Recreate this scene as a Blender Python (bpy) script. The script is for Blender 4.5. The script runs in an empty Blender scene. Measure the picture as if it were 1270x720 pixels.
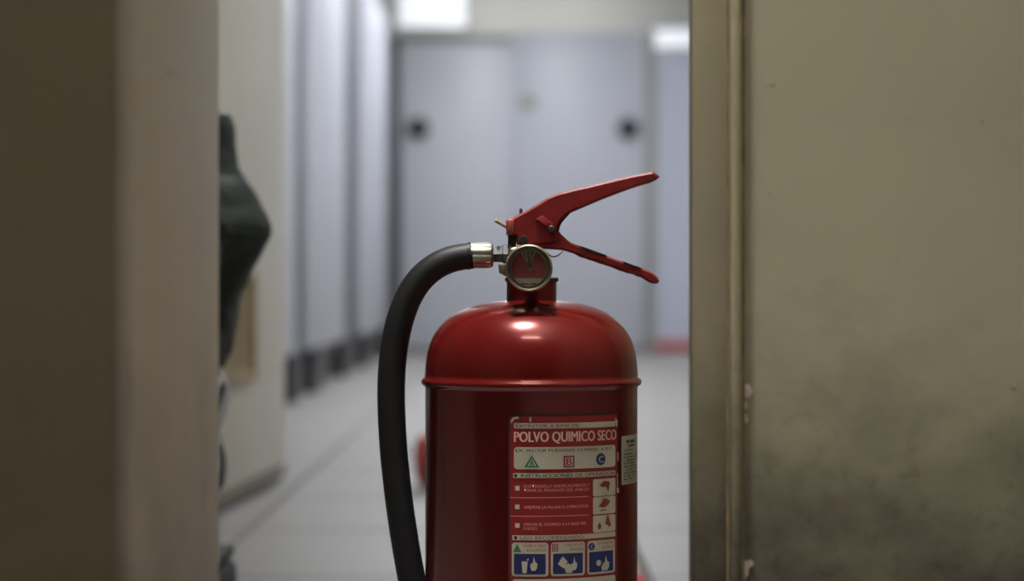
import bpy, bmesh, math, random
from mathutils import Vector, Matrix, noise
R = math.radians
random.seed(4)
S = bpy.context.scene
COL = S.collection

# ------------------------------------------------------------------ camera, world, exposure
F = 2880.0            # focal length in pixels of a 1270-wide frame
H = 0.38              # camera height
cam_d = bpy.data.cameras.new('camera')
cam = bpy.data.objects.new('camera', cam_d)
COL.objects.link(cam)
cam.location = (0, 0, H)
cam.rotation_euler = (R(90), 0, 0)
cam_d.sensor_width = 36.0
cam_d.lens = 36.0 * F / 1270.0
cam_d.clip_start = 0.02
cam_d.dof.use_dof = True
cam_d.dof.focus_distance = 1.475
cam_d.dof.aperture_fstop = 5.8
S.camera = cam

w = bpy.data.worlds.new('world')
S.world = w
w.use_nodes = True
w.node_tree.nodes['Background'].inputs[0].default_value = (1.0, 0.94, 0.84, 1)
w.node_tree.nodes['Background'].inputs[1].default_value = 0.05

S.view_settings.view_transform = 'Standard'
S.view_settings.look = 'None'
S.view_settings.gamma = 1.0
S.view_settings.exposure = 0.0
S.view_settings.use_curve_mapping = False

LAMP_BATH = 40.0       # radiance of the washroom tubes
LAMP_HALL = 34.0       # radiance of the hall tube
WINDOW = 0.7

# ------------------------------------------------------------------ helpers
def px(x, y, d):
    """pixel of the photograph -> point at depth d"""
    return Vector(((x - 635.0) * d / F, d, H - (y - 360.0) * d / F))

def lin(c):
    return tuple(((v / 255) / 12.92 if v / 255 <= 0.04045 else ((v / 255 + 0.055) / 1.055) ** 2.4) for v in c) + (1.0,)

def mat(name, col, rough=0.5, metal=0.0, spec=0.5, coat=0.0, var=0.0, scale=20.0, bump=0.0, bscale=60.0, stretch=(1, 1, 1), alpha=None, trans=0.0, dark=None, dthr=(0.55, 0.7), dscale=6.0):
    m = bpy.data.materials.new(name)
    m.use_nodes = True
    nt = m.node_tree
    b = nt.nodes['Principled BSDF']
    b.inputs['Base Color'].default_value = col
    b.inputs['Roughness'].default_value = rough
    b.inputs['Metallic'].default_value = metal
    b.inputs['Specular IOR Level'].default_value = spec
    b.inputs['Coat Weight'].default_value = coat
    b.inputs['Coat Roughness'].default_value = 0.08
    b.inputs['Transmission Weight'].default_value = trans
    tc = nt.nodes.new('ShaderNodeTexCoord')
    mp = nt.nodes.new('ShaderNodeMapping')
    mp.inputs['Scale'].default_value = stretch
    nt.links.new(tc.outputs['Object'], mp.inputs['Vector'])
    src = None
    if var > 0:
        n = nt.nodes.new('ShaderNodeTexNoise')
        n.inputs['Scale'].default_value = scale
        n.inputs['Detail'].default_value = 6
        nt.links.new(mp.outputs[0], n.inputs['Vector'])
        r = nt.nodes.new('ShaderNodeValToRGB')
        r.color_ramp.elements[0].position = 0.3
        r.color_ramp.elements[1].position = 0.7
        r.color_ramp.elements[0].color = tuple(max(0, v * (1 - var)) for v in col[:3]) + (1,)
        r.color_ramp.elements[1].color = tuple(min(1, v * (1 + var)) for v in col[:3]) + (1,)
        nt.links.new(n.outputs['Fac'], r.inputs['Fac'])
        src = r.outputs['Color']
        nt.links.new(src, b.inputs['Base Color'])
    if dark is not None:
        n2 = nt.nodes.new('ShaderNodeTexNoise')
        n2.inputs['Scale'].default_value = dscale
        n2.inputs['Detail'].default_value = 8
        n2.inputs['Roughness'].default_value = 0.65
        nt.links.new(mp.outputs[0], n2.inputs['Vector'])
        r2 = nt.nodes.new('ShaderNodeValToRGB')
        r2.color_ramp.elements[0].position = dthr[0]
        r2.color_ramp.elements[1].position = dthr[1]
        nt.links.new(n2.outputs['Fac'], r2.inputs['Fac'])
        mx = nt.nodes.new('ShaderNodeMix')
        mx.data_type = 'RGBA'
        mx.inputs['A'].default_value = col
        if src is not None:
            nt.links.new(src, mx.inputs['A'])
        mx.inputs['B'].default_value = dark
        nt.links.new(r2.outputs['Color'], mx.inputs['Factor'])
        nt.links.new(mx.outputs['Result'], b.inputs['Base Color'])
    if bump > 0:
        nb = nt.nodes.new('ShaderNodeTexNoise')
        nb.inputs['Scale'].default_value = bscale
        nb.inputs['Detail'].default_value = 5
        nt.links.new(mp.outputs[0], nb.inputs['Vector'])
        bp = nt.nodes.new('ShaderNodeBump')
        bp.inputs['Strength'].default_value = bump
        bp.inputs['Distance'].default_value = 0.002
        nt.links.new(nb.outputs['Fac'], bp.inputs['Height'])
        nt.links.new(bp.outputs['Normal'], b.inputs['Normal'])
    return m

def emis(name, col, strength):
    m = bpy.data.materials.new(name)
    m.use_nodes = True
    b = m.node_tree.nodes['Principled BSDF']
    b.inputs['Base Color'].default_value = (0.8, 0.8, 0.8, 1)
    b.inputs['Emission Color'].default_value = col
    b.inputs['Emission Strength'].default_value = strength
    return m

def link(name, me, m=None, parent=None, smooth=False, loc=None):
    o = bpy.data.objects.new(name, me)
    COL.objects.link(o)
    if m is not None and len(me.materials) == 0:
        me.materials.append(m)
    if parent is not None:
        o.parent = parent
        o.matrix_parent_inverse = Matrix.Translation(-parent.location) if parent.type == 'EMPTY' or parent.location.length else Matrix()
    if smooth:
        for p in me.polygons:
            p.use_smooth = True
    return o

def from_bm(name, bm, m=None, parent=None, smooth=False, angle=None):
    bmesh.ops.recalc_face_normals(bm, faces=bm.faces)
    me = bpy.data.meshes.new(name)
    bm.to_mesh(me)
    bm.free()
    o = link(name, me, m, parent, smooth)
    if angle is not None:
        for p in me.polygons:
            p.use_smooth = True
        me.set_sharp_from_angle(angle=R(angle))
    return o

def bm_box(bm, lo, hi, bevel=0.0, seg=2):
    vs = [bm.verts.new((x, y, z)) for x in (lo[0], hi[0]) for y in (lo[1], hi[1]) for z in (lo[2], hi[2])]
    idx = [(0, 1, 3, 2), (4, 6, 7, 5), (0, 4, 5, 1), (2, 3, 7, 6), (0, 2, 6, 4), (1, 5, 7, 3)]
    fs = [bm.faces.new([vs[i] for i in f]) for f in idx]
    if bevel > 0:
        es = list({e for f in fs for e in f.edges})
        bmesh.ops.bevel(bm, geom=es, offset=bevel, segments=seg, affect='EDGES', profile=0.5)
    return vs

def box(name, lo, hi, m, parent=None, bevel=0.0, seg=2):
    bm = bmesh.new()
    bm_box(bm, lo, hi, bevel, seg)
    return from_bm(name, bm, m, parent, angle=40 if bevel else None)

def lathe(name, prof, m, parent=None, n=96, base=(0, 0, 0), axis='Z', cap=True, angle=35):
    """prof = [(radius, height)...] revolved about the axis through base"""
    bm = bmesh.new()
    rings = []
    B = Vector(base)
    for r, h in prof:
        ring = []
        for k in range(n):
            a = 2 * math.pi * k / n
            c, s = r * math.cos(a), r * math.sin(a)
            p = {'Z': (c, s, h), 'Y': (c, h, s), 'X': (h, c, s)}[axis]
            ring.append(bm.verts.new(B + Vector(p)))
        rings.append(ring)
    for a, b in zip(rings[:-1], rings[1:]):
        for k in range(n):
            bm.faces.new((a[k], a[(k + 1) % n], b[(k + 1) % n], b[k]))
    if cap:
        bm.faces.new(rings[0])
        bm.faces.new(rings[-1])
    return from_bm(name, bm, m, parent, angle=angle)

def catmull(pts, sub=8):
    P = [Vector(p) for p in pts]
    P = [P[0] * 2 - P[1]] + P + [P[-1] * 2 - P[-2]]
    out = []
    for i in range(1, len(P) - 2):
        for k in range(sub):
            t = k / sub
            a, b, c, d = P[i - 1], P[i], P[i + 1], P[i + 2]
            out.append(0.5 * ((2 * b) + (c - a) * t + (2 * a - 5 * b + 4 * c - d) * t * t + (3 * b - a - 3 * c + d) * t ** 3))
    out.append(P[-2])
    return out

def tube(name, pts, rad, m, parent=None, n=16, sub=8, smooth_path=True):
    path = catmull(pts, sub) if smooth_path else [Vector(p) for p in pts]
    bm = bmesh.new()
    rings = []
    up = Vector((0.13, 1, 0.07)).normalized()
    for i, p in enumerate(path):
        t = (path[min(i + 1, len(path) - 1)] - path[max(i - 1, 0)]).normalized()
        u = t.cross(up)
        u.normalize()
        v = t.cross(u)
        r = rad(i / (len(path) - 1)) if callable(rad) else rad
        rings.append([bm.verts.new(p + u * r * math.cos(2 * math.pi * k / n) + v * r * math.sin(2 * math.pi * k / n)) for k in range(n)])
    for a, b in zip(rings[:-1], rings[1:]):
        for k in range(n):
            bm.faces.new((a[k], a[(k + 1) % n], b[(k + 1) % n], b[k]))
    bm.faces.new(rings[0])
    bm.faces.new(rings[-1])
    return from_bm(name, bm, m, parent, angle=50)

def bm_prism(bm, pts, y0, y1, bevel=0.0, seg=2):
    """outline in the XZ plane extruded from y0 to y1"""
    a = [bm.verts.new((p[0], y0, p[1])) for p in pts]
    b = [bm.verts.new((p[0], y1, p[1])) for p in pts]
    fs = [bm.faces.new(a), bm.faces.new(list(reversed(b)))]
    n = len(pts)
    for k in range(n):
        fs.append(bm.faces.new((a[k], b[k], b[(k + 1) % n], a[(k + 1) % n])))
    if bevel > 0:
        es = set(fs[0].edges) | set(fs[1].edges)
        bmesh.ops.bevel(bm, geom=list(es), offset=bevel, segments=seg, affect='EDGES', profile=0.5)

def prism(name, pts, y0, y1, m, parent=None, bevel=0.0):
    bm = bmesh.new()
    bm_prism(bm, pts, y0, y1, bevel)
    bmesh.ops.triangulate(bm, faces=[f for f in bm.faces if len(f.verts) > 4])
    return from_bm(name, bm, m, parent, angle=35)

def thing(name, label, cat, loc, group=None):
    o = bpy.data.objects.new(name, None)
    COL.objects.link(o)
    o.empty_display_size = 0.05
    o.location = loc
    o['label'] = label
    o['category'] = cat
    if group:
        o['group'] = group
    return o

def struct(o):
    o['kind'] = 'structure'
    return o

# ------------------------------------------------------------------ materials
M_grout = mat('grout', lin((120, 117, 110)), 0.85, bump=0.2)
M_tile = mat('floor tile', lin((128, 125, 121)), 0.48, var=0.05, scale=3, bump=0.04, bscale=25)
M_ceiling = mat('ceiling paint', lin((205, 203, 197)), 0.8, var=0.03)
M_wall = mat('washroom wall', lin((216, 214, 208)), 0.6, var=0.04, scale=2)
M_wallblue = mat('bluish washroom wall', lin((186, 190, 206)), 0.5, var=0.03, scale=2)
M_cream = mat('cream door paint', lin((210, 207, 197)), 0.45, var=0.05, scale=4, bump=0.05)
M_vent = mat('yellowed vent', lin((150, 128, 82)), 0.5, var=0.12, scale=12)
M_shadowstrip = mat('grey gap shadow', lin((118, 112, 102)), 0.5, var=0.1)
M_panel = mat('partition laminate', lin((186, 188, 198)), 0.42, var=0.02, scale=2)
M_panel_b = mat('older partition laminate', lin((190, 191, 200)), 0.42, var=0.02, scale=2)
M_post = mat('partition post', lin((66, 68, 75)), 0.45, var=0.06)
M_postolive = mat('greenish post', lin((150, 152, 146)), 0.5, var=0.06)
M_black = mat('black fitting', lin((28, 30, 34)), 0.4)
M_skirt = mat('red skirting', lin((170, 62, 62)), 0.5, var=0.08)

# right wall: olive paint, scuffed, and darkened towards the foot by stains and painted shade
def wall_olive(name, base, dirt_shade=0.95):
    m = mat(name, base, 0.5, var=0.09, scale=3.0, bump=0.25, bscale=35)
    nt = m.node_tree
    b = nt.nodes['Principled BSDF']
    src = b.inputs['Base Color'].links[0].from_socket
    tc = [n for n in nt.nodes if n.type == 'TEX_COORD'][0]
    sp = nt.nodes.new('ShaderNodeSeparateXYZ')
    nt.links.new(tc.outputs['Object'], sp.inputs[0])
    def noise_n(scale, det=8, stretch=(1, 1, 1)):
        mp = nt.nodes.new('ShaderNodeMapping')
        mp.inputs['Scale'].default_value = stretch
        nt.links.new(tc.outputs['Object'], mp.inputs[0])
        n = nt.nodes.new('ShaderNodeTexNoise')
        n.inputs['Scale'].default_value = scale
        n.inputs['Detail'].default_value = det
        n.inputs['Roughness'].default_value = 0.62
        nt.links.new(mp.outputs[0], n.inputs['Vector'])
        return n.outputs['Fac']
    def math_n(op, a, c):
        n = nt.nodes.new('ShaderNodeMath')
        n.operation = op
        for i, v in enumerate((a, c)):
            if isinstance(v, (int, float)):
                n.inputs[i].default_value = v
            else:
                nt.links.new(v, n.inputs[i])
        return n.outputs[0]
    def mix(fac, A, Bc):
        n = nt.nodes.new('ShaderNodeMix')
        n.data_type = 'RGBA'
        nt.links.new(fac, n.inputs['Factor'])
        nt.links.new(A, n.inputs['A'])
        n.inputs['B'].default_value = Bc
        return n.outputs['Result']
    def ramp(v, a, c):
        r = nt.nodes.new('ShaderNodeMapRange')
        r.inputs['From Min'].default_value = a
        r.inputs['From Max'].default_value = c
        nt.links.new(v, r.inputs['Value'])
        return r.outputs['Result']
    # splash dirt near the floor, mixed with painted shade on the lower walls
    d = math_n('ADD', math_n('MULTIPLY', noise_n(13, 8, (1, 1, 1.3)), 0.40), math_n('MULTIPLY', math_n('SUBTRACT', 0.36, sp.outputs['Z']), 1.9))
    src = mix(math_n('MULTIPLY', ramp(d, 0.20, 0.62), dirt_shade), src, lin((46, 39, 29)))
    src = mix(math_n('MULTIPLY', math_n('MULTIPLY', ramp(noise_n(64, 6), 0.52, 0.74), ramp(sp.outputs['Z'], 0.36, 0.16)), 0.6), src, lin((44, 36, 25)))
    # knocks and scuffs, sparse dark marks
    src = mix(math_n('MULTIPLY', ramp(noise_n(70, 3), 0.70, 0.78), 0.4), src, lin((60, 50, 34)))
    src = mix(math_n('MULTIPLY', ramp(noise_n(9, 4, (1, 1, 6)), 0.69, 0.76), 0.45), src, lin((70, 60, 42)))
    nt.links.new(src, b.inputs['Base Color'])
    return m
M_reveal = wall_olive('left reveal paint', lin((190, 180, 164)), 0.8)  # lower darkening on reveal and left wall is painted shade
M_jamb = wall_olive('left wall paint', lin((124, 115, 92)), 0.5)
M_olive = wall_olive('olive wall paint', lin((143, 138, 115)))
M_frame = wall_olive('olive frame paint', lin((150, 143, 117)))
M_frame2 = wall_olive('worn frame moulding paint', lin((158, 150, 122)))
M_dirt = mat('dirty joint', lin((122, 106, 78)), 0.9, var=0.3, scale=60)
M_plaster = mat('bare plaster', lin((186, 172, 160)), 0.9, var=0.1, scale=80, bump=0.3)

M_red = mat('red enamel', (0.108, 0.0065, 0.0055, 1), 0.2, metal=0.35, spec=0.35, coat=0.18, var=0.10, scale=9, bump=0.05, bscale=30)
M_redh = mat('red lever enamel', (0.148, 0.0072, 0.006, 1), 0.5, spec=0.3, var=0.22, scale=60, bump=0.22, bscale=120, dark=(0.05, 0.012, 0.01, 1), dthr=(0.58, 0.70), dscale=75)
M_redworn = mat('worn pink red enamel', (0.27, 0.05, 0.035, 1), 0.5, var=0.2, scale=80)
M_wear = mat('bare dark metal', lin((48, 46, 42)), 0.5, metal=0.5, var=0.2, scale=100)
M_brassd = mat('dull nickel brass', lin((150, 140, 118)), 0.34, metal=0.9, var=0.15, scale=80)
M_ferr = mat('nickel ferrule', lin((150, 147, 134)), 0.36, metal=0.95, var=0.12, scale=90)
M_fit = mat('dark fitting', lin((62, 64, 64)), 0.45, metal=0.4, var=0.15, scale=90)
M_rubber = mat('black rubber hose', lin((22, 22, 23)), 0.52, spec=0.26, var=0.2, scale=60, bump=0.12, bscale=150)
M_wire = mat('brown wire', lin((92, 66, 48)), 0.5, metal=0.4)
M_brassw = mat('brass pin', lin((140, 112, 66)), 0.4, metal=0.7)
M_gface = mat('gauge face grey', lin((188, 182, 166)), 0.6, var=0.08, scale=120)
M_gred = mat('gauge red', lin((124, 52, 46)), 0.55, var=0.12, scale=150)
M_gred2 = mat('gauge scale', lin((120, 84, 76)), 0.6)
M_ggreen = mat('gauge green', lin((84, 96, 78)), 0.55)
M_gwhite = mat('gauge white', lin((165, 158, 145)), 0.55)
M_glass = mat('gauge glass', (1, 1, 1, 1), 0.04, trans=1.0, spec=0.5)
M_glass.node_tree.nodes['Principled BSDF'].inputs['IOR'].default_value = 1.15

M_lred = mat('label red', lin((124, 15, 13)), 0.5, var=0.06, scale=60)
M_lwhite = mat("label white", lin((174, 167, 150)), 0.5, var=0.06, scale=90)
M_lpink = mat('label lettering', lin((208, 168, 156)), 0.5)
M_lfaint = mat('label fine lettering', lin((196, 128, 114)), 0.5)
M_ldark = mat('label dark print', lin((52, 30, 28)), 0.5)
M_lmaroon = mat('label maroon print', lin((126, 42, 40)), 0.5)
M_lgreen = mat('label green', lin((34, 108, 72)), 0.5)
M_lblue = mat('label blue', lin((24, 29, 84)), 0.5)
M_ledge = mat('label dark border', lin((34, 20, 18)), 0.6)
M_paper = mat('sticker paper', lin((150, 146, 126)), 0.6, var=0.1, scale=70)
M_ink = mat('sticker ink', lin((24, 23, 22)), 0.6)

M_bag = mat('green plastic', lin((10, 25, 18)), 0.4, spec=0.22, var=0.25, scale=18, bump=0.4, bscale=60)
M_bin = mat('black plastic', lin((20, 22, 22)), 0.7, spec=0.2)
M_redpl = mat('red plastic', lin((196, 70, 72)), 0.4, var=0.05)
M_tube = emis('washroom tube', (0.93, 0.96, 1.0, 1), LAMP_BATH)
M_tubeh = emis('hall tube', (1.0, 0.96, 0.89, 1), LAMP_HALL)
M_backfill = emis('added back wall fill', (0.95, 0.97, 1.0, 1), 11.0)
M_doorfill = emis('added door fill', (0.98, 0.97, 0.95, 1), 100.0)
M_upfill = emis('added hall uplight', (1.0, 0.96, 0.89, 1), 260.0)
M_domefill = emis('added dome light', (1.0, 0.98, 0.95, 1), 880.0)
M_hallwall = mat('dark hall wall', lin((50, 44, 37)), 0.7, var=0.06)
M_shade = mat('added pendant dark shade', lin((40, 38, 35)), 0.6)
M_house = mat('lamp housing', lin((220, 220, 216)), 0.5)
M_pane = emis('frosted daylight pane', (0.86, 0.9, 1.0, 1), WINDOW)
M_winframe = mat('window frame paint', lin((200, 200, 198)), 0.5)

# striped cloth
M_zebra = mat('black and white print', lin((30, 30, 32)), 0.6)
nt = M_zebra.node_tree
tc = [n for n in nt.nodes if n.type == 'TEX_COORD'][0]
wv = nt.nodes.new('ShaderNodeTexWave')
wv.inputs['Scale'].default_value = 14
wv.inputs['Distortion'].default_value = 9
wv.inputs['Detail'].default_value = 2
nt.links.new(tc.outputs['Object'], wv.inputs['Vector'])
rp = nt.nodes.new('ShaderNodeValToRGB')
rp.color_ramp.elements[0].position = 0.6
rp.color_ramp.elements[1].position = 0.72
rp.color_ramp.elements[0].color = lin((34, 33, 36))
rp.color_ramp.elements[1].color = lin((176, 176, 182))
nt.links.new(wv.outputs['Fac'], rp.inputs['Fac'])
nt.links.new(rp.outputs['Color'], nt.nodes['Principled BSDF'].inputs['Base Color'])

# ------------------------------------------------------------------ room shell
XL, XR = -2.22, 1.98
YB = 15.68
CEIL = 2.6
floor = struct(box('floor', (XL, -2.92, -0.10), (XR, YB, -0.004), M_grout))
TS, GAP = 0.6, 0.010
tile_me = None
for i in range(7):
    for j in range(32):
        x0, y0 = XL + i * TS, 3.68 - 11 * TS + j * TS
        if y0 + TS > YB + 0.01:
            continue
        if tile_me is None:
            bm = bmesh.new()
            bm_box(bm, (GAP / 2, GAP / 2, -0.004), (TS - GAP / 2, TS - GAP / 2, 0.0), 0.0015, 1)
            o = from_bm('tile', bm, M_tile, floor)
            tile_me = o.data
        else:
            o = link('tile', tile_me, None, floor)
        o.location = (x0, y0, 0)
HALL = 3.2
struct(box('ceiling', (XL, 1.87, CEIL), (XR, YB + 0.1, CEIL + 0.1), M_ceiling))
struct(box('ceiling', (XL, -2.92, HALL), (XR, 1.87, HALL + 0.1), M_ceiling))
struct(box('wall_lintel', (XL, 1.87, CEIL + 0.1), (XR, 1.97, HALL + 0.1), M_ceiling))

# left wall with the doorway reveal, in front of the extinguisher
YL0, YL1, XLJ = 0.893, 1.157, -0.146
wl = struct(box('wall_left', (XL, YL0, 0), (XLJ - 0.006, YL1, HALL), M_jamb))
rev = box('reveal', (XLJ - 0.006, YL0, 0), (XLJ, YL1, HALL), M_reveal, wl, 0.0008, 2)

# right wall: door frame board, moulding, plaster wall beyond it
YR = 1.75
xa, xb, xc = px(858, 0, YR).x, px(904, 0, YR).x, px(919, 0, YR).x
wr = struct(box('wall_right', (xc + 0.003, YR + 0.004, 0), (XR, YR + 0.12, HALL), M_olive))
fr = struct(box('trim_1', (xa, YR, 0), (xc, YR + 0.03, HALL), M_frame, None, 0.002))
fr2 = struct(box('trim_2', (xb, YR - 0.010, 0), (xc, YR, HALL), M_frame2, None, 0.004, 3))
box('joint', (xc, YR + 0.002, 0), (xc + 0.0032, YR + 0.0035, CEIL), M_dirt, fr)
box('joint', (xb - 0.0016, YR - 0.0006, 0), (xb, YR + 0.001, CEIL), M_dirt, fr)
# flakes of bare plaster where the paint has come off beside the frame
def flake(cx, cy, w_, h_, seed):
    rnd = random.Random(seed)
    pts = []
    for k in range(11):
        a = 2 * math.pi * k / 11
        q = px(cx + w_ * math.cos(a) * rnd.uniform(0.6, 1.15), cy + h_ * math.sin(a) * rnd.uniform(0.6, 1.15), YR)
        pts.append((q.x, q.z))
    prism('plaster_chip', pts, YR + 0.0022, YR + 0.006, M_plaster, wr, 0.0002)
for s, a in enumerate([(927, 486, 7, 9), (924, 519, 6, 7), (925, 502, 3, 6), (924, 707, 7, 12), (931, 699, 5, 5)]):
    flake(*a, s)

# inner wall, open cream door with a vent, washroom walls
struct(box('wall_inner', (XL, 3.55, 0), (-0.56, 3.68, CEIL), M_wall))
struct(box('trim_3', (-0.56, 3.54, 0), (-0.515, 3.70, CEIL), M_cream, None, 0.004))
dA, dB = Vector((-0.512, 3.74)), Vector((-0.453, 4.64))
dd = (dB - dA)
dl = dd.length
dn = dd.normalized()
dperp = Vector((dn.y, -dn.x))          # towards the passage
def door_box(name, s0, s1, z0, z1, p0, p1, m, parent, bevel=0.0):
    bm = bmesh.new()
    vs = bm_box(bm, (s0, p0, z0), (s1, p1, z1), bevel)
    for v in bm.verts:
        q = dA + dn * v.co.x + dperp * v.co.y
        v.co = (q.x, q.y, v.co.z)
    return from_bm(name, bm, m, parent, angle=40 if bevel else None)
door = struct(door_box('door_1', 0, dl, 0.012, 2.05, -0.035, 0, M_cream, None, 0.003))
door_box('gap_shadow', 0.0, dl - 0.03, 0.012, 0.038, 0.0, 0.004, M_shadowstrip, door)  # shade of the gap under the door, put in as a grey strip
vz0, vz1, vs0, vs1 = 0.215, 0.415, 0.10, 0.50
vent = door_box('vent', vs0, vs1, vz0, vz1, 0.0, 0.004, M_vent, door)
for s0, s1, z0, z1 in ((vs0, vs1, vz0, vz0 + .02), (vs0, vs1, vz1 - .02, vz1), (vs0, vs0 + .02, vz0, vz1), (vs1 - .02, vs1, vz0, vz1)):
    door_box('vent_frame', s0, s1, z0, z1, 0.004, 0.014, M_vent, vent, 0.002)
for k in range(7):
    z = vz0 + 0.026 + k * 0.0215
    door_box('slat', vs0 + 0.02, vs1 - 0.02, z, z + 0.012, 0.004, 0.011, M_vent, vent)
struct(box('wall_washroom_left', (XL - 0.1, 3.68, 0), (XL, YB, CEIL), M_wall))
struct(box('wall_washroom_right', (XR, -2.92, 0), (XR + 0.1, YB, HALL), M_wall))
struct(box('wall_hall', (XL, -3.02, 0), (XR, -2.92, HALL), M_hallwall))
wb = struct(box('wall_back', (XL, YB, 0), (XR, YB + 0.1, CEIL), M_wall))

# ------------------------------------------------------------------ washroom partitions
DB = 14.6
def bx(x): return (x - 635) * DB / F
def bz(y): return H - (y - 360) * DB / F
def knob(parent, x, y, d, r=0.068):
    p = px(x, y, d)
    lathe('knob', [(r * .8, 0), (r, -0.008), (r, -0.03), (r * .85, -0.042), (r * 0.3, -0.046)], M_black, parent, 32, (p.x, d, p.z), 'Y')
def backdoor(name, label, x0, x1, y0, y1, m, kx, depth=DB):
    t = thing(name, label, 'stall door', (bx((x0 + x1) / 2), depth, 0))
    box('panel', (bx(x0), depth, bz(y1)), (bx(x1), depth + 0.04, bz(y0)), m, t, 0.006)
    knob(t, kx, 159, depth)
    for x in (x0 + 12, x1 - 12):
        box('foot', (bx(x) - 0.025, depth + 0.008, 0), (bx(x) + 0.025, depth + 0.032, bz(y1) ), M_post, t)
    return t
t1 = backdoor('stall_door', 'grey stall door at the back with its dark round knob near the left edge', 498, 636.3, 54, 431, M_panel_b, 519)
box('top_rail', (bx(488), DB - 0.01, bz(54)), (bx(635.5), DB + 0.05, bz(43)), M_postolive, t1, 0.004)
t2 = backdoor('stall_door', 'pale stall door at the back with its dark round knob near the right edge', 636.6, 799.5, 40, 431, M_panel, 779)
lathe('lock_plate', [(0.055, 0), (0.055, -0.004), (0.045, -0.006)], M_postolive, t2, 32, (bx(655), DB, bz(127)), 'Y')
t = thing('partition_post', 'greenish grey post right of the pale back stall door', 'post', (bx(807), DB, 0))
box('post', (bx(800), DB - 0.02, 0), (bx(812), DB + 0.06, bz(38)), M_postolive, t, 0.004)
t = thing('partition_post', 'grey post left of the back stall doors', 'post', (bx(491), DB, 0))
box('post', (bx(484), DB - 0.02, 0), (bx(497), DB + 0.06, bz(43)), M_post, t, 0.004)

# bluish wall beside them, with red skirting and a small bright window above
ws = struct(box('wall_stub', (bx(812), DB + 0.02, 0), (XR, DB + 0.12, bz(66)), M_wallblue))
struct(box('baseboard_back', (bx(812), DB - 0.005, 0), (XR, DB + 0.02, 0.065), M_skirt, None, 0.003))
def window(name, x0, x1, y0, y1, d):
    a, b = px(x0, y1, d), px(x1, y0, d)
    f = bmesh.new()
    tW = 0.035
    for lo, hi in (((a.x, a.z), (b.x, a.z + tW)), ((a.x, b.z - tW), (b.x, b.z)), ((a.x, a.z + tW), (a.x + tW, b.z - tW)), ((b.x - tW, a.z + tW), (b.x, b.z - tW))):
        bm_box(f, (lo[0], d - 0.03, lo[1]), (hi[0], d + 0.0, hi[1]))
    o = struct(from_bm(name, f, M_winframe))
    box('pane', (a.x + tW, d - 0.02, a.z + tW), (b.x - tW, d - 0.01, b.z - tW), M_pane, o)
window('window_1', 488, 584, -90, 40, YB)
window('window_2', 800, 905, 30, 66, YB)

# the row of stalls along the left
XS = -0.72
def sy(x): return F * XS / (x - 635.0)
row = thing('stall_row', 'row of pale toilet stalls with grey posts along the left of the washroom', 'toilet stalls', (XS, 10, 0))
edges = [(300, 367, 'p'), (368.5, 381, 'd'), (383, 429, 'p'), (430, 446, 'd'), (447, 479, 'p'), (480, 489, 'd')]
for a, b, k in edges:
    y0, y1 = sy(a), min(sy(b), 14.5)
    if k == 'p':
        box('stall_panel', (XS - 0.03, y0, 0.17), (XS, y1, 1.92), M_panel, row, 0.004)
    else:
        ym = (y0 + y1) / 2
        box('post', (XS - 0.05, y0 + 0.004, 0.17), (XS - 0.012, y1 - 0.004, 1.95), M_post, row, 0.004)
        box('foot', (XS - 0.05, y0 + 0.03, 0), (XS - 0.014, y1 - 0.05, 0.17), M_black, row, 0.003)
        box('divider', (XL, ym - 0.015, 0.17), (XS - 0.05, ym + 0.015, 1.92), M_panel_b, row)
for a, b in ((393, 410), (455, 462)):
    box('foot', (XS - 0.05, sy(a), 0), (XS - 0.012, sy(b), 0.17), M_black, row, 0.003)
box('header_rail', (XS - 0.045, sy(300), 1.95), (XS - 0.005, 14.5, 2.0), M_postolive, row)

# ------------------------------------------------------------------ lamps
def lamp(label, x, y, z, lx, ly, m, drop=0.015):
    t = thing('ceiling_lamp', label, 'lamp', (x, y, z))
    box('housing', (x - lx / 2, y - ly / 2, z - 0.045), (x + lx / 2, y + ly / 2, z), M_house, t, 0.006)
    box('diffuser', (x - lx / 2 + 0.02, y - ly / 2 + 0.02, z - 0.045 - drop), (x + lx / 2 - 0.02, y + ly / 2 - 0.02, z - 0.045), m, t)
for y, nm in ((7.0, 'nearest the doorway'), (9.8, 'second from the doorway'), (12.6, 'third from the doorway')):
    lamp('long white ceiling lamp over the washroom aisle, ' + nm, 0.08, y, CEIL, 0.36, 1.3, M_tube)
lamp('white ceiling lamp added unseen behind the back stall doors to brighten the back wall', 0.1, 15.15, CEIL, 1.5, 0.16, M_backfill)  # added light, out of view, for the top of the back wall
# added pendant lighting the dome: its cut-off keeps its light near the extinguisher
t = thing('unseen_pendant', 'dark shaded pendant added out of view to light the extinguisher dome', 'lamp', (-0.18, 1.32, 2.5))
lathe('added_pendant_shade', [(0.125, 2.22), (0.13, 2.22), (0.13, 2.56), (0.05, 2.62), (0.01, 2.63), (0.01, 2.625), (0.045, 2.612), (0.125, 2.555)], M_shade, t, 40, (-0.18, 1.32, 0), 'Z', False)
lathe('added_bulb_disc', [(0.12, 2.53), (0.12, 2.55)], M_domefill, t, 32, (-0.18, 1.32, 0), 'Z')
box('added_pendant_cord', (-0.183, 1.317, 2.62), (-0.177, 1.323, HALL), M_shade, t)
t = thing('unseen_pendant', 'slim warm white hall lamp, unseen, with an added uplight for the ceiling', 'lamp', (-0.02, 0.29, 2.1))
box('housing', (-0.34, 0.21, 2.10), (0.30, 0.37, 2.14), M_house, t, 0.004)
box('lower_diffuser', (-0.32, 0.225, 2.085), (0.28, 0.355, 2.10), M_tubeh, t)
box('added_uplight', (-0.32, 0.225, 2.14), (0.28, 0.355, 2.155), M_upfill, t)  # uplight added so the hall ceiling brightens the dome
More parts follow.
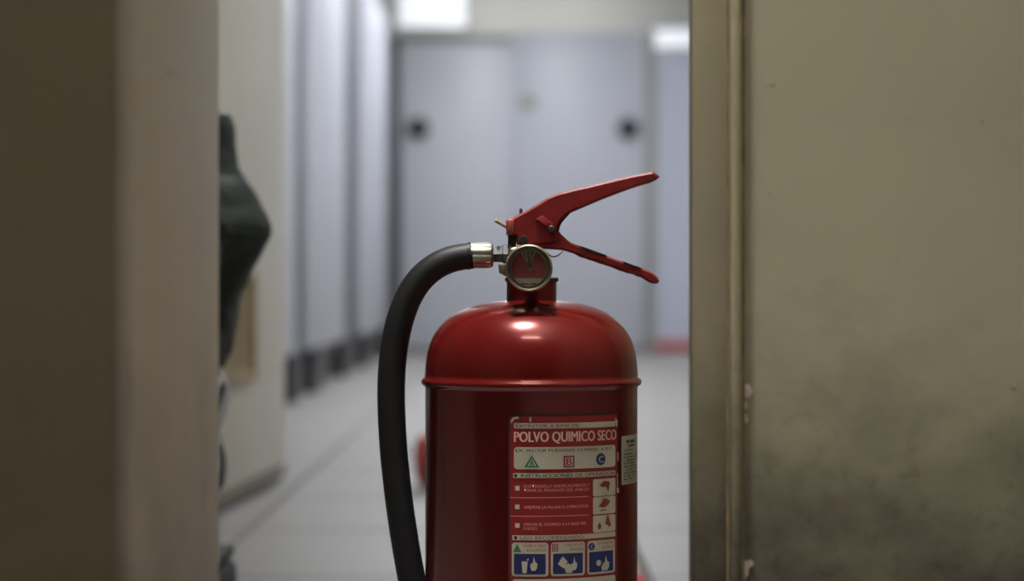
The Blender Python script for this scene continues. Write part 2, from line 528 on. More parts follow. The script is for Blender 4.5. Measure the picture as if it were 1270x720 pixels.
for x in (-0.25, 0.21):
    box('rod', (x - 0.004, 0.286, 2.155), (x + 0.004, 0.294, HALL), M_house, t)
lamp('small ceiling lamp added past the doorway to brighten the cream door', 1.15, 3.9, CEIL, 0.3, 0.3, M_doorfill)  # added out of view as fill for the cream door

# ------------------------------------------------------------------ fire extinguisher
D = 1.527
PX = F / D
def A(x, y, d=D):
    q = px(x, y, d)
    return (q.x, q.z)
AX = A(659, 0)[0]
def zz(y): return A(0, y)[1]
RB = 131.5 / PX
ext = thing('fire_extinguisher', 'red dry powder fire extinguisher with black hose standing in the doorway', 'fire extinguisher', (AX, D, 0))
prof = [(0.052, 0.012), (0.062, 0.008), (RB - 0.004, 0.014), (RB - 0.001, 0.022), (RB, 0.03)]
prof += [(RB, zz(480.5)), (RB + .0005, zz(478)), (RB + 0.0022, zz(476.2)), (RB + 0.0028, zz(473)), (RB + 0.0022, zz(469.5)), (RB + 0.0003, zz(467.5))]
for r, y in ((132, 463), (131.6, 455), (130.8, 446), (129.4, 437), (127, 428), (124, 420), (120, 412.5), (115, 405.5), (109, 399), (102, 393), (94, 388), (85, 383.5), (75, 379.8), (64, 376.8), (53, 374.6), (42, 373.2), (31, 372.4)):
    prof.append((r / PX, zz(y)))
# smooth resample of the dome is handled by shading
lathe('body', prof, M_red, ext, 128, (AX, D, 0), 'Z', True, 60)
lathe('foot_ring', [(RB - 0.008, 0.0), (RB - 0.003, 0.0), (RB - 0.001, 0.004), (RB - 0.001, 0.03), (RB - 0.008, 0.03)], M_redworn, ext, 96, (AX, D, 0), 'Z', False)
lathe('neck', [(31 / PX, zz(375)), (31 / PX, zz(350)), (32 / PX, zz(349)), (32 / PX, zz(345.5)), (30.5 / PX, zz(344.5))], M_red, ext, 64, (A(659.5, 0)[0], D, 0), 'Z')
lathe('collar', [(32.6 / PX, zz(349)), (33.2 / PX, zz(348)), (33.2 / PX, zz(345)), (32 / PX, zz(344))], M_fit, ext, 64, (A(659.5, 0)[0], D, 0), 'Z')

# valve body
bm = bmesh.new()
q0, q1 = A(630, 346), A(672, 306)
bm_box(bm, (q0[0], D - 0.014, q0[1]), (q1[0], D + 0.014, q1[1]), 0.003, 3)
vb = from_bm('valve_body', bm, M_brassd, ext, angle=40)
bm = bmesh.new()
q0, q1 = A(630, 306), A(640, 290)
bm_box(bm, (q0[0], D - 0.008, q0[1]), (q1[0], D + 0.008, q1[1]), 0.001)
from_bm('valve_stem_seat', bm, M_wear, ext, angle=40)
pts = [A(*p) for p in ((618, 328), (632, 328), (634, 345), (630, 344), (619, 338))]
prism('valve_lug', pts, D - 0.012, D + 0.010, M_brassd, ext, 0.001)
q = A(649, 297.5)
lathe('valve_cap', [(0.0024, -0.0118), (0.0028, -0.011), (0.0028, 0.011)], M_wear, ext, 24, (q[0], D, q[1]), 'Y')

# outlet, ferrule, hose
q = A(0, 315)
lathe('outlet', [(11 / PX, A(606, 0)[0]), (11.2 / PX, A(613, 0)[0]), (11.6 / PX, A(623, 0)[0]), (13.4 / PX, A(624, 0)[0]), (13.4 / PX, A(632, 0)[0])], M_fit, ext, 6, (0, D, q[1]), 'X', True, 30)
# crimped ferrule: eight flats
bm = bmesh.new()
rings = []
cz = A(0, 316.5)[1]
for x, r in ((583, 15.2), (584.5, 16.2), (588, 16.4), (606, 16.4), (609.5, 15.6), (611.5, 13.4), (612, 11)):
    ring = []
    for k in range(48):
        a = 2 * math.pi * k / 48
        f = 1.0 - 0.09 * (0.5 + 0.5 * math.cos(8 * a)) ** 4
        ring.append(bm.verts.new((A(x, 0)[0], D + r / PX * f * math.cos(a), cz + r / PX * f * math.sin(a))))
    rings.append(ring)
for a, b in zip(rings[:-1], rings[1:]):
    for k in range(48):
        bm.faces.new((a[k], a[(k + 1) % 48], b[(k + 1) % 48], b[k]))
bm.faces.new(rings[0]); bm.faces.new(rings[-1])
from_bm('ferrule', bm, M_ferr, ext, angle=25)
hp = [(586, 317), (572, 318.5), (556, 322.5), (538, 331.5), (521, 346.5), (507.5, 367), (497.5, 392), (490.5, 421), (486.6, 452), (485.2, 485), (486, 520), (488.2, 556), (492, 594), (496.6, 632), (502, 668), (507.5, 700), (513, 730), (517, 765), (518, 800), (517, 840)]
hose_pts = [(A(x, y)[0], D - 0.002 * i / len(hp), A(x, y)[1]) for i, (x, y) in enumerate(hp)]
hose = tube('hose', hose_pts, lambda t: (16.3 + 0.9 * min(1, t * 3)) / PX, M_rubber, ext, 32, 8)
lathe('hose_collar', [(16.2 / PX, A(579.5, 0)[0]), (17.3 / PX, A(580, 0)[0]), (17.3 / PX, A(583, 0)[0]), (16 / PX, A(583.4, 0)[0])], M_rubber, hose, 40, (0, D, A(0, 317)[1]), 'X')
nz = A(517, 835)
lathe('nozzle', [(0.0105, -0.0), (0.0105, -0.03), (0.012, -0.07), (0.0125, -0.085), (0.010, -0.085), (0.009, -0.05)], M_bin, ext, 32, (nz[0], D - 0.002, nz[1]), 'Z', True)
q0 = A(519, 868)
box('hose_clip', (q0[0], D - 0.012, q0[1]), (AX - RB + 0.002, D + 0.012, q0[1] + 0.015), M_fit, ext, 0.001)

# pressure gauge
GY = D - 0.052
gx, gz = A(656, 332, GY)
gp = F / GY
g = lathe('pressure_gauge', [(9 / gp, 0.046), (9 / gp, 0.020), (24 / gp, 0.017), (28.5 / gp, 0.013), (29.6 / gp, 0.008), (29.6 / gp, 0.001), (28.8 / gp, -0.001), (27.2 / gp, -0.0015), (26, -0.0008) and (26 / gp, -0.0006), (25.2 / gp, 0.002), (24.4 / gp, 0.0045)], M_brassd, ext, 96, (gx, GY, gz), 'Y', True, 40)
lathe('inner_rim', [(25.4 / gp, 0.003), (25.0 / gp, 0.0012), (23.4 / gp, 0.0012), (22.6 / gp, 0.004)], M_ferr, g, 96, (gx, GY, gz), 'Y', False, 40)
def fan(name, a0, a1, r0, r1, y, m, chord=None, n=40):
    bm = bmesh.new()
    outer, inner = [], []
    for k in range(n + 1):
        a = R(a0 + (a1 - a0) * k / n)
        outer.append(bm.verts.new((gx + r1 / gp * math.cos(a), y, gz + r1 / gp * math.sin(a))))
        if r0 > 0:
            inner.append(bm.verts.new((gx + r0 / gp * math.cos(a), y, gz + r0 / gp * math.sin(a))))
    if r0 > 0:
        for k in range(n):
            bm.faces.new((outer[k], outer[k + 1], inner[k + 1], inner[k]))
    else:
        bm.faces.new(outer)
    o = from_bm(name, bm, m, g)
    return o
fan('dial', 0, 360, 0, 23.5, GY + 0.0042, M_gface, n=60)
fan('dial_red_field', -36, 216, 0, 21.5, GY + 0.0040, M_gred, n=60)
fan('dial_arc', -20, 200, 15.8, 16.3, GY + 0.0038, M_gred2, n=40)
fan('dial_green_sector', 68, 116, 7, 21, GY + 0.0037, M_ggreen, n=14)
for a in (70, 86, 100, 114):
    fan('dial_mark', a - 2.2, a + 2.2, 8.5, 21, GY + 0.0035, M_gwhite, n=3)
bm = bmesh.new()
for k, (a, b) in enumerate(((-9, -5.4), (-4.6, -1.6), (0.2, 1.2), (2.6, 4), (4.8, 9))):
    bm_prism(bm, [(gx + a / gp, gz - 20.4 / gp), (gx + b / gp, gz - 20.4 / gp), (gx + b / gp, gz - 18.8 / gp), (gx + a / gp, gz - 18.8 / gp)], GY + 0.0036, GY + 0.0039)
o = from_bm('dial_lettering', bm, M_ldark, g)
o['kind'] = 'stuff'
lathe('needle_hub', [(2.6 / gp, 0.004), (2.6 / gp, 0.0022), (1.2 / gp, 0.0014)], M_ferr, g, 20, (gx + 3 / gp, GY, gz - 1.5 / gp), 'Y')
bm = bmesh.new()
bm_prism(bm, [(gx + 2 / gp, gz - 3 / gp), (gx + 4.4 / gp, gz - 1 / gp), (gx - 1 / gp, gz + 18 / gp), (gx - 2 / gp, gz + 18 / gp)], GY + 0.0026, GY + 0.0030)
from_bm('needle', bm, M_ldark, g)
lathe('lens', [(23.8 / gp, 0.0018), (23.8 / gp, 0.0010), (12 / gp, 0.0004), (2 / gp, 0.0002)], M_glass, g, 64, (gx, GY, gz), 'Y')

# operating lever (upper) and carrying handle (lower): pressed channels
up_top = [(627.5, 274), (636, 270), (650, 263), (664, 255), (678, 246), (691.5, 240.2), (712, 235), (735, 229.8), (760, 223.6), (785, 218), (808, 213.6)]
up_tip = [(813, 216), (817, 219.8), (814.5, 222.5), (807, 226.2)]
up_bot = [(796, 229.2), (782, 233.6), (762, 241), (742, 248.8), (722, 257.5), (708, 263.2), (700.5, 267.8), (695.2, 273.5), (691.8, 280.5), (690.8, 287), (691.5, 294), (690, 300), (672, 303), (655, 304), (641, 303), (640, 293), (628, 291)]
def chamfer_plate(bm, P, y0, y1, c):
    """plate of outline P from y0 (towards the camera) to y1 with a chamfer c along its near rim"""
    P = [Vector(p) for p in P]
    n = len(P)
    area = sum(P[i].x * P[(i + 1) % n].y - P[(i + 1) % n].x * P[i].y for i in range(n))
    sg = 1.0 if area > 0 else -1.0
    ins = []
    for i in range(n):
        a = (P[i] - P[i - 1]).normalized()
        b = (P[(i + 1) % n] - P[i]).normalized()
        na, nb = Vector((-a.y, a.x)) * sg, Vector((-b.y, b.x)) * sg
        m_ = na + nb
        if m_.length < 1e-4:
            m_ = na.copy()
        m_.normalize()
        ins.append(P[i] + m_ * (c / max(0.6, m_.dot(na))))
    rows = [[bm.verts.new((p.x, y, p.y)) for p in pts] for pts, y in ((ins, y0), (P, y0 + c), (P, y1))]
    bm.faces.new(rows[0])
    bm.faces.new(list(reversed(rows[2])))
    for a, b in zip(rows[:-1], rows[1:]):
        for k in range(n):
            bm.faces.new((a[k], a[(k + 1) % n], b[(k + 1) % n], b[k]))
def channel(name, top, rest, hw, th, m, bevel=0.0008, tw=None):
    bm = bmesh.new()
    P = [A(*p) for p in top + rest]
    chamfer_plate(bm, P, D - hw, D - hw + th, bevel)
    bm_prism(bm, P, D + hw - th, D + hw, bevel)
    T = [A(*p) for p in top]
    n = len(T)
    lo = []
    for i in range(n):
        a, b = Vector(T[max(i - 1, 0)]), Vector(T[min(i + 1, n - 1)])
        d = (b - a).normalized()
        nn = Vector((d.y, -d.x)) * (th * (1 if tw is None else tw))
        lo.append((T[i][0] + nn.x, T[i][1] + nn.y))
    for i in range(n - 1):
        vs = []
        for y in (D - hw + th * 0.5, D + hw - th * 0.5):
            vs.append([bm.verts.new((p[0], y, p[1])) for p in (T[i], T[i + 1], lo[i + 1], lo[i])])
        a, b = vs
        for f in ((a[0], a[1], b[1], b[0]), (a[3], b[3], b[2], a[2])):
            bm.faces.new(f)
        if i == 0: bm.faces.new((a[0], b[0], b[3], a[3]))
        if i == n - 2: bm.faces.new((a[1], a[2], b[2], b[1]))
    bmesh.ops.triangulate(bm, faces=[f for f in bm.faces if len(f.verts) > 4])
    return from_bm(name, bm, m, ext, angle=14)
lever = channel('lever', up_top, up_tip + up_bot, 0.0105, 0.0042, M_redh, 0.0014)
lo_top = [(694, 288), (697, 293), (702, 298), (710, 302), (722, 306.4), (738, 312), (755, 318.6), (775, 325.6), (790, 331), (803, 335.4)]
lo_tip = [(810, 339.2), (815.2, 344), (816.8, 348), (815.2, 351), (811.5, 351.8)]
lo_bot = [(806, 350), (801, 347), (796, 343.6), (791, 340.6), (786, 339.8), (780, 338.6), (775, 337.4), (771, 334.2), (765, 331.6), (757, 330.4), (751, 328.6), (746, 325.2), (740, 323), (731, 322.2), (726, 320), (721, 317), (712, 314), (703, 311.2), (697, 309.8), (688, 309), (672, 308.2), (662, 307), (662, 290)]
handle = channel('carrying_handle', lo_top, lo_tip + lo_bot, 0.0085, 0.0026, M_redh, 0.0010)
# worn patches on the handle's upper edge
for a in ([(719, 304.7), (728, 307.9), (740, 312.2), (752, 316.6), (748, 317.6), (736, 313.8), (724, 309.4)], [(772, 323.9), (784, 328.3), (795, 332), (788, 332.6), (779, 329.2)]):
    prism('worn_patch', [A(*p) for p in a], D - 0.0091, D + 0.0091, M_wear, handle, 0.0002)
# pressed rib, pivot, spring block and pin
prism('lever_rib', [A(*p) for p in ((664, 273), (672, 267.2), (687, 279), (684, 284), (676, 280))], D - 0.0122, D - 0.0098, M_redh, lever, 0.0009)
q = A(684, 284, D - 0.012)
lathe('pivot_pin', [(3.2 / PX, -0.0142), (4.4 / PX, -0.0135), (4.4 / PX, -0.0095), (3, -0.0095) and (3 / PX, 0.0130)], M_wear, ext, 24, (q[0], D, q[1]), 'Y')
bm = bmesh.new()
q0, q1 = A(628.6, 291), A(637.6, 272)
bm_box(bm, (q0[0], D - 0.0135, q0[1]), (q1[0], D + 0.0125, q1[1]), 0.0014, 3)
from_bm('lever_block', bm, M_redworn, ext, angle=40)
q = A(646, 262)
lathe('lever_rivet', [(2.0 / PX, -0.003), (2.0 / PX, 0.001), (1.2 / PX, 0.0018)], M_wear, lever, 16, (q[0], D - 0.004, q[1]), 'Z')
tube('safety_pin', [(*A(p[0], p[1])[:1], D - 0.004 + p[2], A(p[0], p[1])[1]) for p in ((632, 284, 0), (625, 280, 0), (619, 276.5, 0), (615, 274.5, -0.002), (615.5, 273, 0.002))], 1.7 / PX, M_brassw, ext, 10, 5)
tube('seal_wire', [(A(x, y)[0], D - 0.0095 + dy, A(x, y)[1]) for x, y, dy in ((678, 314, -.004), (684, 318.2, -.003), (690, 317.6, 0), (695, 314, 0), (697.6, 309.5, .002), (696, 304, .002))], 0.9 / PX, M_wire, ext, 8, 6)

# ------------------------------------------------------------------ the printed label, wrapped on the body
def cyl_hit(x, y):
    dx, dz = (x - 635) / F, -(y - 360) / F
    a = dx * dx + 1
    b = -2 * (dx * AX + D)
    c = AX * AX + D * D - RB * RB
    t = (-b - math.sqrt(max(0, b * b - 4 * a * c))) / (2 * a)
    X, Y = dx * t, t
    th = math.atan2(X - AX, D - Y)
    return th * RB, H + dz * t        # arc length, height
def wrap(s, z, off):
    th = s / RB
    r = RB + off
    return Vector((AX + r * math.sin(th), D - r * math.cos(th), z))
def sx(x, y=600): return cyl_hit(x, y)[0]
ZL = lambda y, x=640: cyl_hit(x, y)[1]
def rounded(s0, s1, z0, z1, rad, n=5):
    pts = []
    for cx, cz, a0 in ((s1 - rad, z1 - rad, 0), (s0 + rad, z1 - rad, 90), (s0 + rad, z0 + rad, 180), (s1 - rad, z0 + rad, 270)):
        for k in range(n + 1):
            a = R(a0 + 90 * k / n)
            pts.append((cx + rad * math.cos(a), cz + rad * math.sin(a)))
    return pts
class Print:
    """collects flat print, in arc-length / height coordinates, and wraps it onto the cylinder"""
    def __init__(self, off):
        self.bm = bmesh.new(); self.off = off
    def poly(self, pts):
        self.bm.faces.new([self.bm.verts.new((p[0], 0, p[1])) for p in pts])
    def rect(self, s0, s1, z0, z1, rad=0.0):
        if rad > 0:
            self.poly(rounded(s0, s1, min(z0, z1), max(z0, z1), rad))
        else:
            self.poly([(s0, z0), (s1, z0), (s1, z1), (s0, z1)])
    def text(self, string, s0, s1, z0, z1, bold=0.0):
        cu = bpy.data.curves.new('lettering', 'FONT')
        cu.body = string
        cu.resolution_u = 3
        o = bpy.data.objects.new('lettering', cu)
        COL.objects.link(o)
        dg = bpy.context.evaluated_depsgraph_get()
        me = o.evaluated_get(dg).to_mesh()
        vs = [v.co.copy() for v in me.vertices]
        fs = [tuple(p.vertices) for p in me.polygons]
        o.evaluated_get(dg).to_mesh_clear()
        bpy.data.objects.remove(o)
        bpy.data.curves.remove(cu)
        xa_, xb_ = min(v.x for v in vs), max(v.x for v in vs)
        ya_, yb_ = min(v.y for v in vs), max(v.y for v in vs)
        d = bold * (z1 - z0)              # bold: the word struck twice, a hair apart
        for k in ((0,) if bold == 0 else (-0.5, 0.5)):
            nv = [self.bm.verts.new((s0 + d / 2 + k * d + (v.x - xa_) / (xb_ - xa_) * (s1 - s0 - d), -k * 1e-6, z0 + (v.y - ya_) / (yb_ - ya_) * (z1 - z0))) for v in vs]
            for f in fs:
                try: self.bm.faces.new([nv[i] for i in f])
                except ValueError: pass
    def build(self, name, m, parent):
        bm = self.bm
        bmesh.ops.triangulate(bm, faces=[f for f in bm.faces if len(f.verts) > 4])
        lo = min(v.co.x for v in bm.verts); hi = max(v.co.x for v in bm.verts)
        s = math.floor(lo / 0.003) * 0.003
        while s < hi:
            s += 0.003
            bmesh.ops.bisect_plane(bm, geom=bm.verts[:] + bm.edges[:] + bm.faces[:], plane_co=(s, 0, 0), plane_no=(1, 0, 0))
        for v in bm.verts:
            v.co = wrap(v.co.x, v.co.z, self.off + (4e-5 if v.co.y > 0 else 0.0))
        for f in bm.faces:
            f.normal_update()
            c = f.calc_center_median() - Vector((AX, D, 0))
            if f.normal.x * c.x + f.normal.y * c.y < 0:
                f.normal_flip()
        me = bpy.data.meshes.new(name)
        bm.to_mesh(me); bm.free()
        return link(name, me, m, parent, True)

class Each(Print):
    """like Print, but every shape becomes a part of its own"""
    def __init__(self, off, name, m, parent):
        self.off, self.name, self.m, self.parent = off, name, m, parent
    def poly(self, pts):
        P_ = Print(self.off)
        P_.poly(pts)
        return P_.build(self.name, self.m, self.parent)
e = 0.00018
sL, sR = sx(632.5), sx(764.5)
zT, zB = ZL(516), ZL(800)
# dark border, then the label itself
P = Print(e * 0.7); P.rect(sL - 0.0012, sR + 0.0016, zB - 0.001, zT + 0.0012, 0.002); P.build('label_border', M_ledge, ext)
P = Print(e * 1.6); P.rect(sL, sR, zB, zT, 0.0015)
label = P.build('label', M_lred, ext)
wL, wR = sx(637.5), sx(762.5)
W = Each(e * 2.6, 'label_panel', M_lwhite, label)
W.rect(wL, wR, ZL(531), ZL(524.2), 0.0006)
W.rect(wL, wR, ZL(581.5), ZL(554), 0.0022)
W.rect(wL - 0.0005, wR, ZL(592.3), ZL(586.2), 0.0006)
W.rect(wL - 0.001, wR, ZL(669.3), ZL(663.2), 0.0006)
# pictogram boxes
bL = sx(735)
Wb = Each(e * 2.6, 'picture_box', M_lwhite, label)
Ws = Each(e * 2.6, 'bullet', M_lwhite, label)
rowz = [(592.5 + 3.2, 614 + 3.0), (615 + 3.0, 636.5 + 3.2), (638 + 3.2, 659 + 3.4)]
for a, b in rowz:
    Wb.rect(bL, wR, ZL(b), ZL(a), 0.0012)
for y in (605, 628, 651):
    Ws.rect(sx(639), sx(644.5), ZL(y + 2.8), ZL(y - 2.8))
panels = [(635, 680), (683, 725), (728, 762)]
for a, b in panels:
    W.rect(sx(a), sx(b), ZL(714.3), ZL(672.3), 0.002)
W.rect(wL - 0.001, wR, ZL(745), ZL(717.5), 0.002)
W.rect(wL - 0.001, wR, ZL(795), ZL(749), 0.002)
# lettering
L = Print(e * 3.4)
L.text('POLVO QUIMICO SECO', sx(637.5), sx(763.5), ZL(550), ZL(534.8), 0.07)
L.build('lettering', M_lpink, label)
def zl2(y, h): return ZL(y + h / 2), ZL(y - h / 2)
for s, xa_, xb_, y in (('SOSTENERLO VERTICALMENTE Y', 649.5, 731, 602.4), ('TIRAR EL PASADOR DEL ANILLO', 649.5, 730, 607.4), ('APRETAR LA PALANCA O PERCUTOR', 649.5, 729, 628.4), ('DIRIGIR EL CHORRO A LA BASE DEL', 649.5, 727, 649.6), ('FUEGO', 649.5, 666, 654.8)):
    L = Print(e * 3.4)
    L.text(s, sx(xa_), sx(xb_), *zl2(y, 3.6), 0.06)
    L.build('fine_lettering', M_lfaint, label)
Wd = Each(e * 3.4, 'divider_line', M_lfaint, label)
for y in (616.6, 639.6):
    Wd.rect(sx(633), sx(729), ZL(y + .45), ZL(y - .45))
def line(*a):
    L = Print(e * 3.6)
    L.text(*a)
    L.build('dark_lettering', M_ldark, label)
line('EXTINTOR A BASE DE:', sx(640), sx(719), *zl2(527.7, 3.6))
line('EXTINTOR FUEGO(S) CLASE(S): A B C', sx(639.5), sx(758), *zl2(558.6, 4.4), 0.06)
line('INSTRUCCIONES DE OPERACION', sx(646), sx(761), *zl2(589.3, 4.2), 0.06)
line('USO RECOMENDADO:', sx(645), sx(724), *zl2(666.4, 4.0))
Wd = Each(e * 3.6, 'heading_mark', M_ldark, label)
for y in (589.3, 666.4):
    Wd.rect(sx(637.8), sx(641.5), *zl2(y, 3.8))
# class symbols
def tri(P_, xa_, xb_, y0, y1):
    P_.poly([(sx(xa_), ZL(y1)), (sx(xb_), ZL(y1)), ((sx(xa_) + sx(xb_)) / 2, ZL(y0))])
def disc(P_, cx, cy, rpx):
    s, z = cyl_hit(cx, cy)
    r = rpx / PX * 1.03
    P_.poly([(s + r * math.cos(2 * math.pi * k / 28), z + r * math.sin(2 * math.pi * k / 28)) for k in range(28)])
def letter(name, ch, s, z, hw, hh, m, off):
    G = Print(off)
    G.text(ch, s - hw, s + hw, z - hh, z + hh, 0.08)
    G.build(name, m, label)
G = Each(e * 3.6, 'class_triangle', M_lgreen, label)
tri(G, 650, 669, 564, 579)
tri(G, 636.5, 646.5, 673.8, 683.8)
tri(Each(e * 4.6, 'triangle_field', M_lwhite, label), 654.2, 665, 567.8, 577.4)
letter('class_letter', 'A', cyl_hit(659.6, 574)[0], ZL(573.9), 0.0016, 0.0019, M_lgreen, e * 5.4)
G = Each(e * 3.6, 'class_square', M_lmaroon, label)
G.rect(sx(698.5), sx(712), ZL(579.5), ZL(565))
G.rect(sx(684.5), sx(692), ZL(683.5), ZL(674.5))
G = Each(e * 4.4, 'square_field', M_lwhite, label)
G.rect(sx(700.6), sx(709.9), ZL(577.5), ZL(567))
G.rect(sx(685.8), sx(690.7), ZL(682.3), ZL(675.7))
letter('class_letter', 'B', (sx(700.6) + sx(709.9)) / 2, (ZL(577.5) + ZL(567)) / 2, 0.0019, 0.0022, M_lmaroon, e * 5.4)
letter('class_letter', 'B', (sx(685.8) + sx(690.7)) / 2, (ZL(682.3) + ZL(675.7)) / 2, 0.0009, 0.0012, M_lmaroon, e * 5.4)
G = Each(e * 3.6, 'class_disc', M_lblue, label)
disc(G, 744.4, 569, 7.0)
disc(G, 733.2, 677.3, 4.3)
s, z = cyl_hit(744.6, 569)
letter('class_letter', 'C', s, z, 0.0019, 0.0021, M_lwhite, e * 4.6)
s, z = cyl_hit(733.3, 677.3)
letter('class_letter', 'C', s, z, 0.0010, 0.0012, M_lwhite, e * 4.6)
G = Each(e * 3.6, 'pictogram_field', M_lblue, label)
for a, b in [(637.6, 676.6), (685.6, 722.2), (730, 759.4)]:
    G.rect(sx(a), sx(b), ZL(711.6), ZL(686.2), 0.0008)
G = Each(e * 4.6, 'pictogram', M_lwhite, label)
def white_shape(pts): G.poly([(sx(x, 700), ZL(y)) for x, y in pts])
# bin and flames / paper and crate / plug and flames
white_shape([(647, 695.5), (654.5, 695.5), (653.2, 710), (648.2, 710)])
white_shape([(653, 693), (656, 691.5), (655, 695)])
def flame(cx, cy, w_, h_):
    white_shape([(cx - w_ * .3, cy + h_ * .5), (cx - w_ * .5, cy + h_ * .2), (cx - w_ * .35, cy - h_ * .05), (cx - w_ * .12, cy + h_ * .05), (cx, cy - h_ * .5), (cx + w_ * .2, cy - h_ * .1), (cx + w_ * .5, cy), (cx + w_ * .45, cy + h_ * .3), (cx + w_ * .2, cy + h_ * .5)])
flame(662, 698, 9, 18)
white_shape([(691.5, 699), (697.5, 689.5), (703.5, 696.5), (698.5, 705)])
white_shape([(699, 702), (704, 698.5), (710, 702), (709, 710.5), (701.5, 710.5)])
flame(711.5, 699, 7.5, 17)
disc(G, 741.6, 697.5, 3.6)
flame(750.2, 701, 9, 19)
G.poly([(sx(745.3), ZL(711)), (sx(747.4), ZL(711)), (sx(746.8), ZL(704)), (sx(744.8), ZL(705))])
# red header lines on the three lower panels and red sketches in the boxes
for a, b, s1_, s2_ in ((648, 677.5, 'COMBUSTIBLES', 'SOLIDOS'), (701, 723, 'LIQUIDOS', 'INFLAMABLES'), (741, 760, 'EQUIPOS', 'ELECTRICOS')):
    for q, y, d in ((s1_, 676.2, 0), (s2_, 681.6, 5)):
        G = Print(e * 3.6)
        G.text(q, sx(a + d), sx(b), *zl2(y, 3.4))
        G.build('red_lettering', M_lmaroon, label)
G = Each(e * 3.6, 'picture_sketch', M_lmaroon, label)
def sk(pts):
    G.poly([(sx(x), ZL(y + 3.1)) for x, y in pts])
sk([(744, 600), (748, 595.5), (754, 596), (755.5, 599), (753.6, 610), (751.8, 605), (750, 602.5), (746, 603.5)])
sk([(742.5, 600.5), (745, 598.5), (744.6, 602)])
sk([(741.5, 626.5), (746, 621.5), (747.5, 617.5), (752, 617.8), (756, 620.5), (754, 625.5), (749.5, 628.5), (744.5, 628)])
sk([(743.5, 631.5), (751, 630.8), (751.4, 632), (743.8, 632.8)])
sk([(740.5, 654), (741, 649.5), (743, 647), (745, 651), (744.4, 655.2), (741.6, 655.6)])
sk([(752.2, 638.5), (753.6, 638.6), (755.6, 646), (757.2, 651.6), (754.4, 653.6), (752.6, 650.5), (749.6, 649.6), (752.6, 646)])
# torn white paper at the label's edge
for a in ([(633, 521), (636.5, 516.2), (642.5, 515), (644, 517.5), (638, 518.5), (634.5, 524)], [(656.2, 516), (659.2, 516), (659, 521.8), (656.6, 521.8)], [(761.6, 516.2), (764.8, 519), (765, 528), (763.4, 527), (763, 521)], [(764.6, 560), (766, 560), (766, 571), (764.8, 571)], [(764.6, 586), (765.4, 586), (765.4, 604), (764.6, 604)], [(763.8, 605), (766.4, 604.6), (766.8, 611), (764.6, 611)]):
    G = Print(e * 3.2)
    G.poly([(sx(x), ZL(y + (1.0 if x < 700 else 4.0))) for x, y in a])
    G.build('torn_edge', M_lwhite, label)
# inspection sticker to the right
stL, stR = sx(770.2), sx(789.6)
zz0 = lambda y: cyl_hit(771, y)[1]
G = Print(e * 1.8); G.rect(stL, stR, zz0(601), zz0(540.5), 0.0012)
sticker = G.build('inspection_sticker', M_paper, ext)
G = Print(e * 2.8)
rnd = random.Random(9)
ds = stR - stL
G.rect(stL + ds * .20, stL + ds * .34, zz0(549.5), zz0(546.2)); G.rect(stL + ds * .38, stL + ds * .68, zz0(549.8), zz0(546.2))
G.rect(stL + ds * .30, stL + ds * .66, zz0(554.2), zz0(552.2))
G.rect(stL + ds * .08, stL + ds * .55, zz0(558.9), zz0(558.0))
for k in range(9):
    y = 563 + 3.9 * k
    for a in (.10, .26, .42, .58, .74):
        if rnd.random() < .72:
            G.rect(stL + ds * a, stL + ds * (a + rnd.uniform(.05, .11)), zz0(y + 1.2), zz0(y - 0.5))
for a in (.22, .38, .54, .70):
    G.rect(stL + ds * a, stL + ds * (a + .015), zz0(598), zz0(560))
G.build('sticker_print', M_ink, sticker)

# ------------------------------------------------------------------ the pile behind the left wall
DP = 2.25
def sack(name, cx, cy, rows, m, seed, depth=1.0, peak=0.0, peak_z=0.0, peak_w=0.05, lump=0.10, nseg=72, pointy=0.0):
    """rows = [(z, radius towards +x)]"""
    zs = []
    for (z0, r0), (z1, r1) in zip(rows[:-1], rows[1:]):
        for k in range(6):
            t = k / 6
            zs.append((z0 + (z1 - z0) * t, r0 + (r1 - r0) * t))
    zs.append(rows[-1])
    bm = bmesh.new()
    rings = []
    zlo, zhi = rows[-1][0], rows[0][0]
    for z, r in zs:
        ring = []
        for k in range(nseg):
            a = 2 * math.pi * k / nseg
            p = Vector((math.cos(a) * 2.2, math.sin(a) * 2.2, z * 14 + seed))
            nz_ = noise.noise(p) * 0.6 + abs(noise.noise(p * 2.3)) * 0.5 - .15
            away = min(1.0, abs(math.atan2(math.sin(a), math.cos(a))) / 0.7)
            rr = r * (1 - 0.10 * min(1.0, (away / 1.0) ** 1.0) * pointy) * (1 + lump * nz_ * (0.08 + away))
            da = math.atan2(math.sin(a), math.cos(a))
            rr += peak * math.exp(-(da / 0.28) ** 2) * math.exp(-((z - peak_z) / peak_w) ** 2)
            ring.append(bm.verts.new((cx + rr * math.cos(a), cy + rr * depth * math.sin(a), z)))
        rings.append(ring)
    for a, b in zip(rings[:-1], rings[1:]):
        for k in range(nseg):
            bm.faces.new((a[k], a[(k + 1) % nseg], b[(k + 1) % nseg], b[k]))
    bm.faces.new(rings[0]); bm.faces.new(rings[-1])
    return from_bm(name, bm, m, None, angle=28)
CX = -0.42
def rad_at(x): return (x - 635) * DP / F - CX
def z_at(y): return H - (y - 360) * DP / F
g_rows = [(y, x) for y, x in ((139, 276), (143, 287), (158, 292.5), (185, 294), (206, 296), (225, 307), (245, 320), (265, 331), (281, 338.5), (292, 338), (320, 322), (345, 308), (365, 299.5), (385, 296), (410, 293), (435, 288), (455, 279))]
bag = sack('rubbish_bag', CX, DP, [(z_at(y), rad_at(x)) for y, x in g_rows], M_bag, 3.1, 0.9, 0.0, lump=0.22, pointy=1.0)
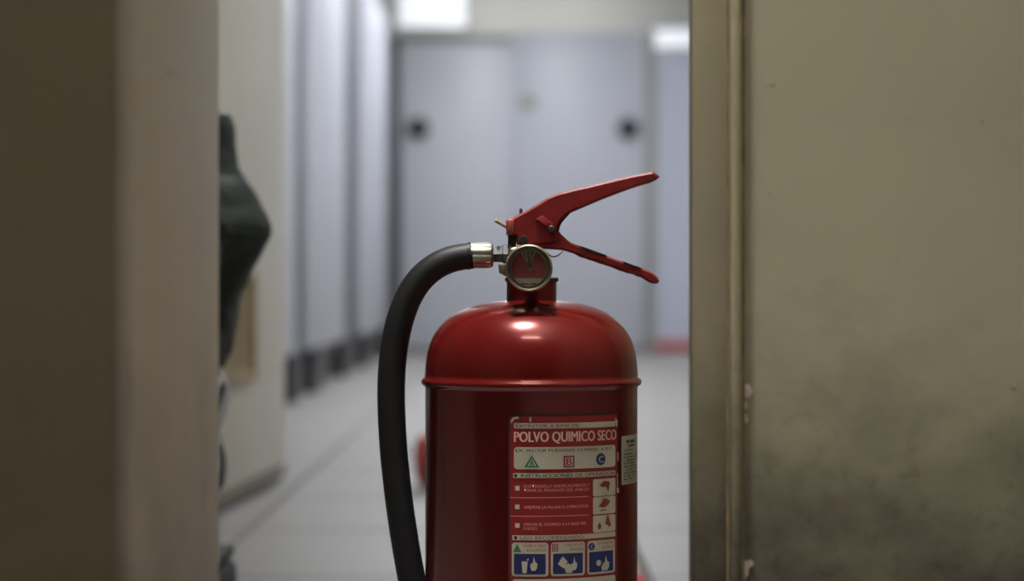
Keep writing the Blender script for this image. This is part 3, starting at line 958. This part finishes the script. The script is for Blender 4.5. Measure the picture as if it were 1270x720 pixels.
bag['label'] = 'crumpled dark green plastic bag bulging out past the left wall'
bag['category'] = 'bag'
z_rows = [(456, 270), (463, 277), (475, 283), (490, 283.5), (506, 281), (520, 279), (532, 272), (548, 275), (566, 279), (585, 280), (600, 278), (612, 272), (640, 262), (668, 258), (691, 250)]
zb = sack('cloth_bundle', CX, DP, [(z_at(y), rad_at(x)) for y, x in z_rows], M_zebra, 8.7, 0.85, lump=0.08)
zb['label'] = 'black and white printed cloth bundle just under the green bag'
zb['category'] = 'cloth'
zt = z_at(693)
tub = thing('storage_tub', 'black tub low behind the left wall, under the cloth bundle', 'tub', (CX, DP, 0))
xr_ = (291 - 635) * (DP + 0.135) / F
bm = bmesh.new()
lo = bm_box(bm, (CX - 0.15, DP - 0.13, 0.0), (xr_ + 0.004, DP + 0.13, zt - 0.012), 0.012, 3)
from_bm('tub_body', bm, M_bin, tub, angle=40)
box('lid', (CX - 0.155, DP - 0.135, zt - 0.012), (xr_, DP + 0.135, zt), M_bin, tub, 0.004)

# ------------------------------------------------------------------ red things on the floor behind
def bottle(label, p0, ang, r, length):
    t = thing('red_canister', label, 'canister', (p0[0], p0[1], 0))
    prof_ = [(r * .3, 0), (r * .75, 0.004), (r * .95, r * .25), (r, r * .5), (r, length - r * .8), (r * .9, length - r * .35), (r * .6, length - r * .08), (r * .3, length)]
    o = lathe('canister_body', prof_, M_redpl, t, 40, (0, 0, 0), 'X')
    o2 = lathe('cap', [(r * .28, length - 0.002), (r * .28, length + 0.02), (r * .2, length + 0.024)], M_black, t, 24, (0, 0, 0), 'X')
    for q in (o, o2):
        q.matrix_parent_inverse = Matrix()
        q.location = (0, 0, r)
        q.rotation_euler = (0, 0, ang)
    return t
pc = px(514, 568, 4.5)
bottle('red canister lying on the tiles behind the left side of the extinguisher', (pc.x, 4.5), R(8), 0.052, 0.30)
pr = px(806, 724, 2.4)
bottle('red canister lying on the tiles behind the right foot of the extinguisher', (pr.x, 2.4), R(180 - 14), 0.045, 0.16)
